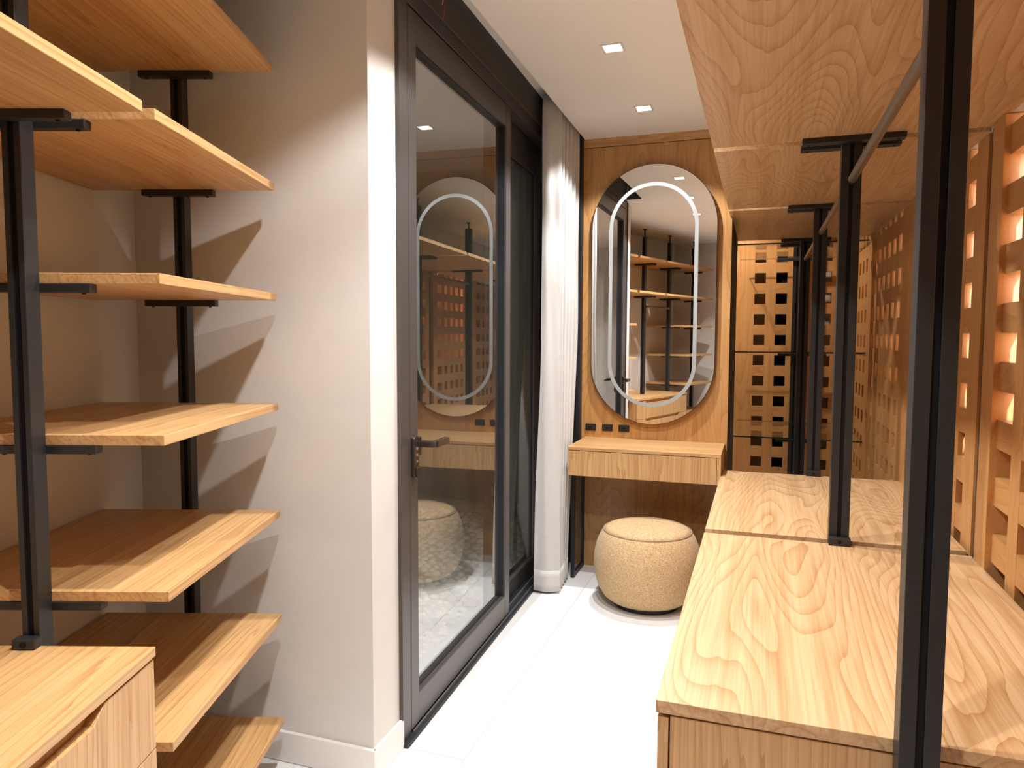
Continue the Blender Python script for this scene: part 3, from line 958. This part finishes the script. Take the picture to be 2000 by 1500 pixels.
# ================================================================ left shelving (local x out from wall, y along: 0 at the corner, negative to the viewer)
TH = 0.022
ZT = [2.203, 1.855, 1.525, 1.190, 0.857, 0.528, 0.192]
DEP = 0.567
LP = [(-0.275, -0.232), (-1.048, -1.004), (-1.672, -1.628), (-2.294, -2.250), (-2.975, -2.932)]   # post depth ranges
LPX = (0.285, 0.321)
names7 = ['topmost', 'second from the top', 'third from the top', 'fourth from the top', 'fifth from the top', 'second from the floor', 'lowest']
for z, nm in zip(ZT, names7):
    solo(bx(0.016, DEP, -1.002, -0.283, z - TH, z), 'shelf_board', WY, 'oak shelf beside the beige wall end, %s of its stack of seven' % nm, 'shelf', base=(0.28, -0.64, z - TH), frame=FL, group='oak shelves of the stack beside the wall end', bev=0.0012)
for i, (y0, y1, lb) in enumerate(((-1.626, -1.050, 'over the drawer cabinet, next to the stack at the wall end'), (-2.248, -1.674, 'over the drawer cabinet, near the rear stack'))):
    for z, nm in zip(ZT[:2], ('upper', 'lower')):
        solo(bx(0.016, DEP, y0, y1, z - TH, z), 'shelf_board', WY, '%s oak shelf %s' % (nm, lb), 'shelf', base=(0.28, (y0 + y1) / 2, z - TH), frame=FL, group='oak shelves over the drawer cabinet', bev=0.0012)
for z, nm in zip(ZT, names7):
    solo(bx(0.016, DEP, -2.930, -2.296, z - TH, z), 'shelf_board', WY, 'oak shelf of the rear stack seen in the mirror, %s' % nm, 'shelf', base=(0.28, -2.61, z - TH), frame=FL, group='oak shelves of the rear stack', bev=0.0012)
PL2 = ['black slotted post at the far end of the left shelves, by the wall corner', 'black slotted post at the left edge of the picture, on the drawer cabinet',
       'black slotted post on the middle of the drawer cabinet, seen in the mirror', 'black slotted post at the rear end of the drawer cabinet, seen in the mirror', 'black slotted post by the rear wall, seen in the mirror']
CT = 0.76
for i, (a, b_) in enumerate(LP):
    br = []
    x0, x1 = (0.256, 0.290) if i == 0 else LPX
    bl = (0.172, 0.386) if i == 0 else (0.205, 0.425)
    stackfar = (i in (0, 1))
    for k, z in enumerate(ZT):
        zb = z - TH
        up2 = k < 2
        if i == 0: br.append(bl + (a - 0.024, a + 0.002, zb))
        elif i == 1:
            br.append(bl + (b_ - 0.002, b_ + 0.024, zb))
            if up2: br.append(bl + (a - 0.024, a + 0.002, zb))
        elif i == 2:
            if up2: br += [bl + (b_ - 0.002, b_ + 0.024, zb), bl + (a - 0.024, a + 0.002, zb)]
        elif i == 3:
            br.append(bl + (a - 0.024, a + 0.002, zb))
            if up2: br.append(bl + (b_ - 0.002, b_ + 0.024, zb))
        else:
            br.append(bl + (b_ - 0.002, b_ + 0.024, zb))
    foot = None
    z0 = 0.0
    if i == 1: foot = (0.280, 0.326, a - 0.026, a - 0.001, CT + 0.0015, CT + 0.022)
    if i == 2: z0 = CT + 0.001
    post(PL2[i], FL, x0, x1, a, b_, z0, 2.47, br, 'slotted posts of the left run', foot)
for y0, y1, lb in ((-2.249, -1.673, 'bronze hanging rail under the left shelves, near the rear stack'),):
    t = thing('hanging_rail', lb, 'rail', base=(0.314, y0, 1.72), frame=FL, group='hanging rails of the left run')
    part(MB().cyl((0.314, y0, 1.72), (0.314, y1, 1.72), 0.0135, 24), 'rod', RODM, t)
    part(MB().cyl((0.314, y0, 1.72), (0.314, y0 + 0.007, 1.72), 0.018, 24), 'socket', BLACK, t)
# drawer cabinet
t = thing('drawer_cabinet', 'oak drawer cabinet with notched finger pulls under the left shelves', 'cabinet', base=(0.28, -1.66, 0), frame=FL)
y0, y1 = -2.248, -1.0495
part(bx(0.016, 0.560, y0, y1, CT - 0.020, CT), 'top_board', WY, t, bev=0.0012)
part(bx(0.020, 0.536, y0 + 0.002, y1 - 0.002, 0.062, CT - 0.0205), 'body', WZ, t)
part(bx(0.040, 0.500, y0 + 0.03, y1 - 0.03, 0.0, 0.062), 'plinth', CHARC, t)
ym = (y0 + y1) / 2
zz = [0.066, 0.305, 0.548, 0.7365]
for k in range(3):
    part(drawer_front((0.5365, 0.5565), y0 + 0.002, ym - 0.006, zz[k], zz[k + 1] - 0.003, (ym - 0.006, ym - 0.006 + 1) if False else (ym - 0.42, ym - 0.006)), 'drawer_front', WZ, t, bev=0.001)
    part(drawer_front((0.5365, 0.5565), ym + 0.006, y1 - 0.002, zz[k], zz[k + 1] - 0.003, (ym + 0.006, ym + 0.42)), 'drawer_front', WZ, t, bev=0.001)
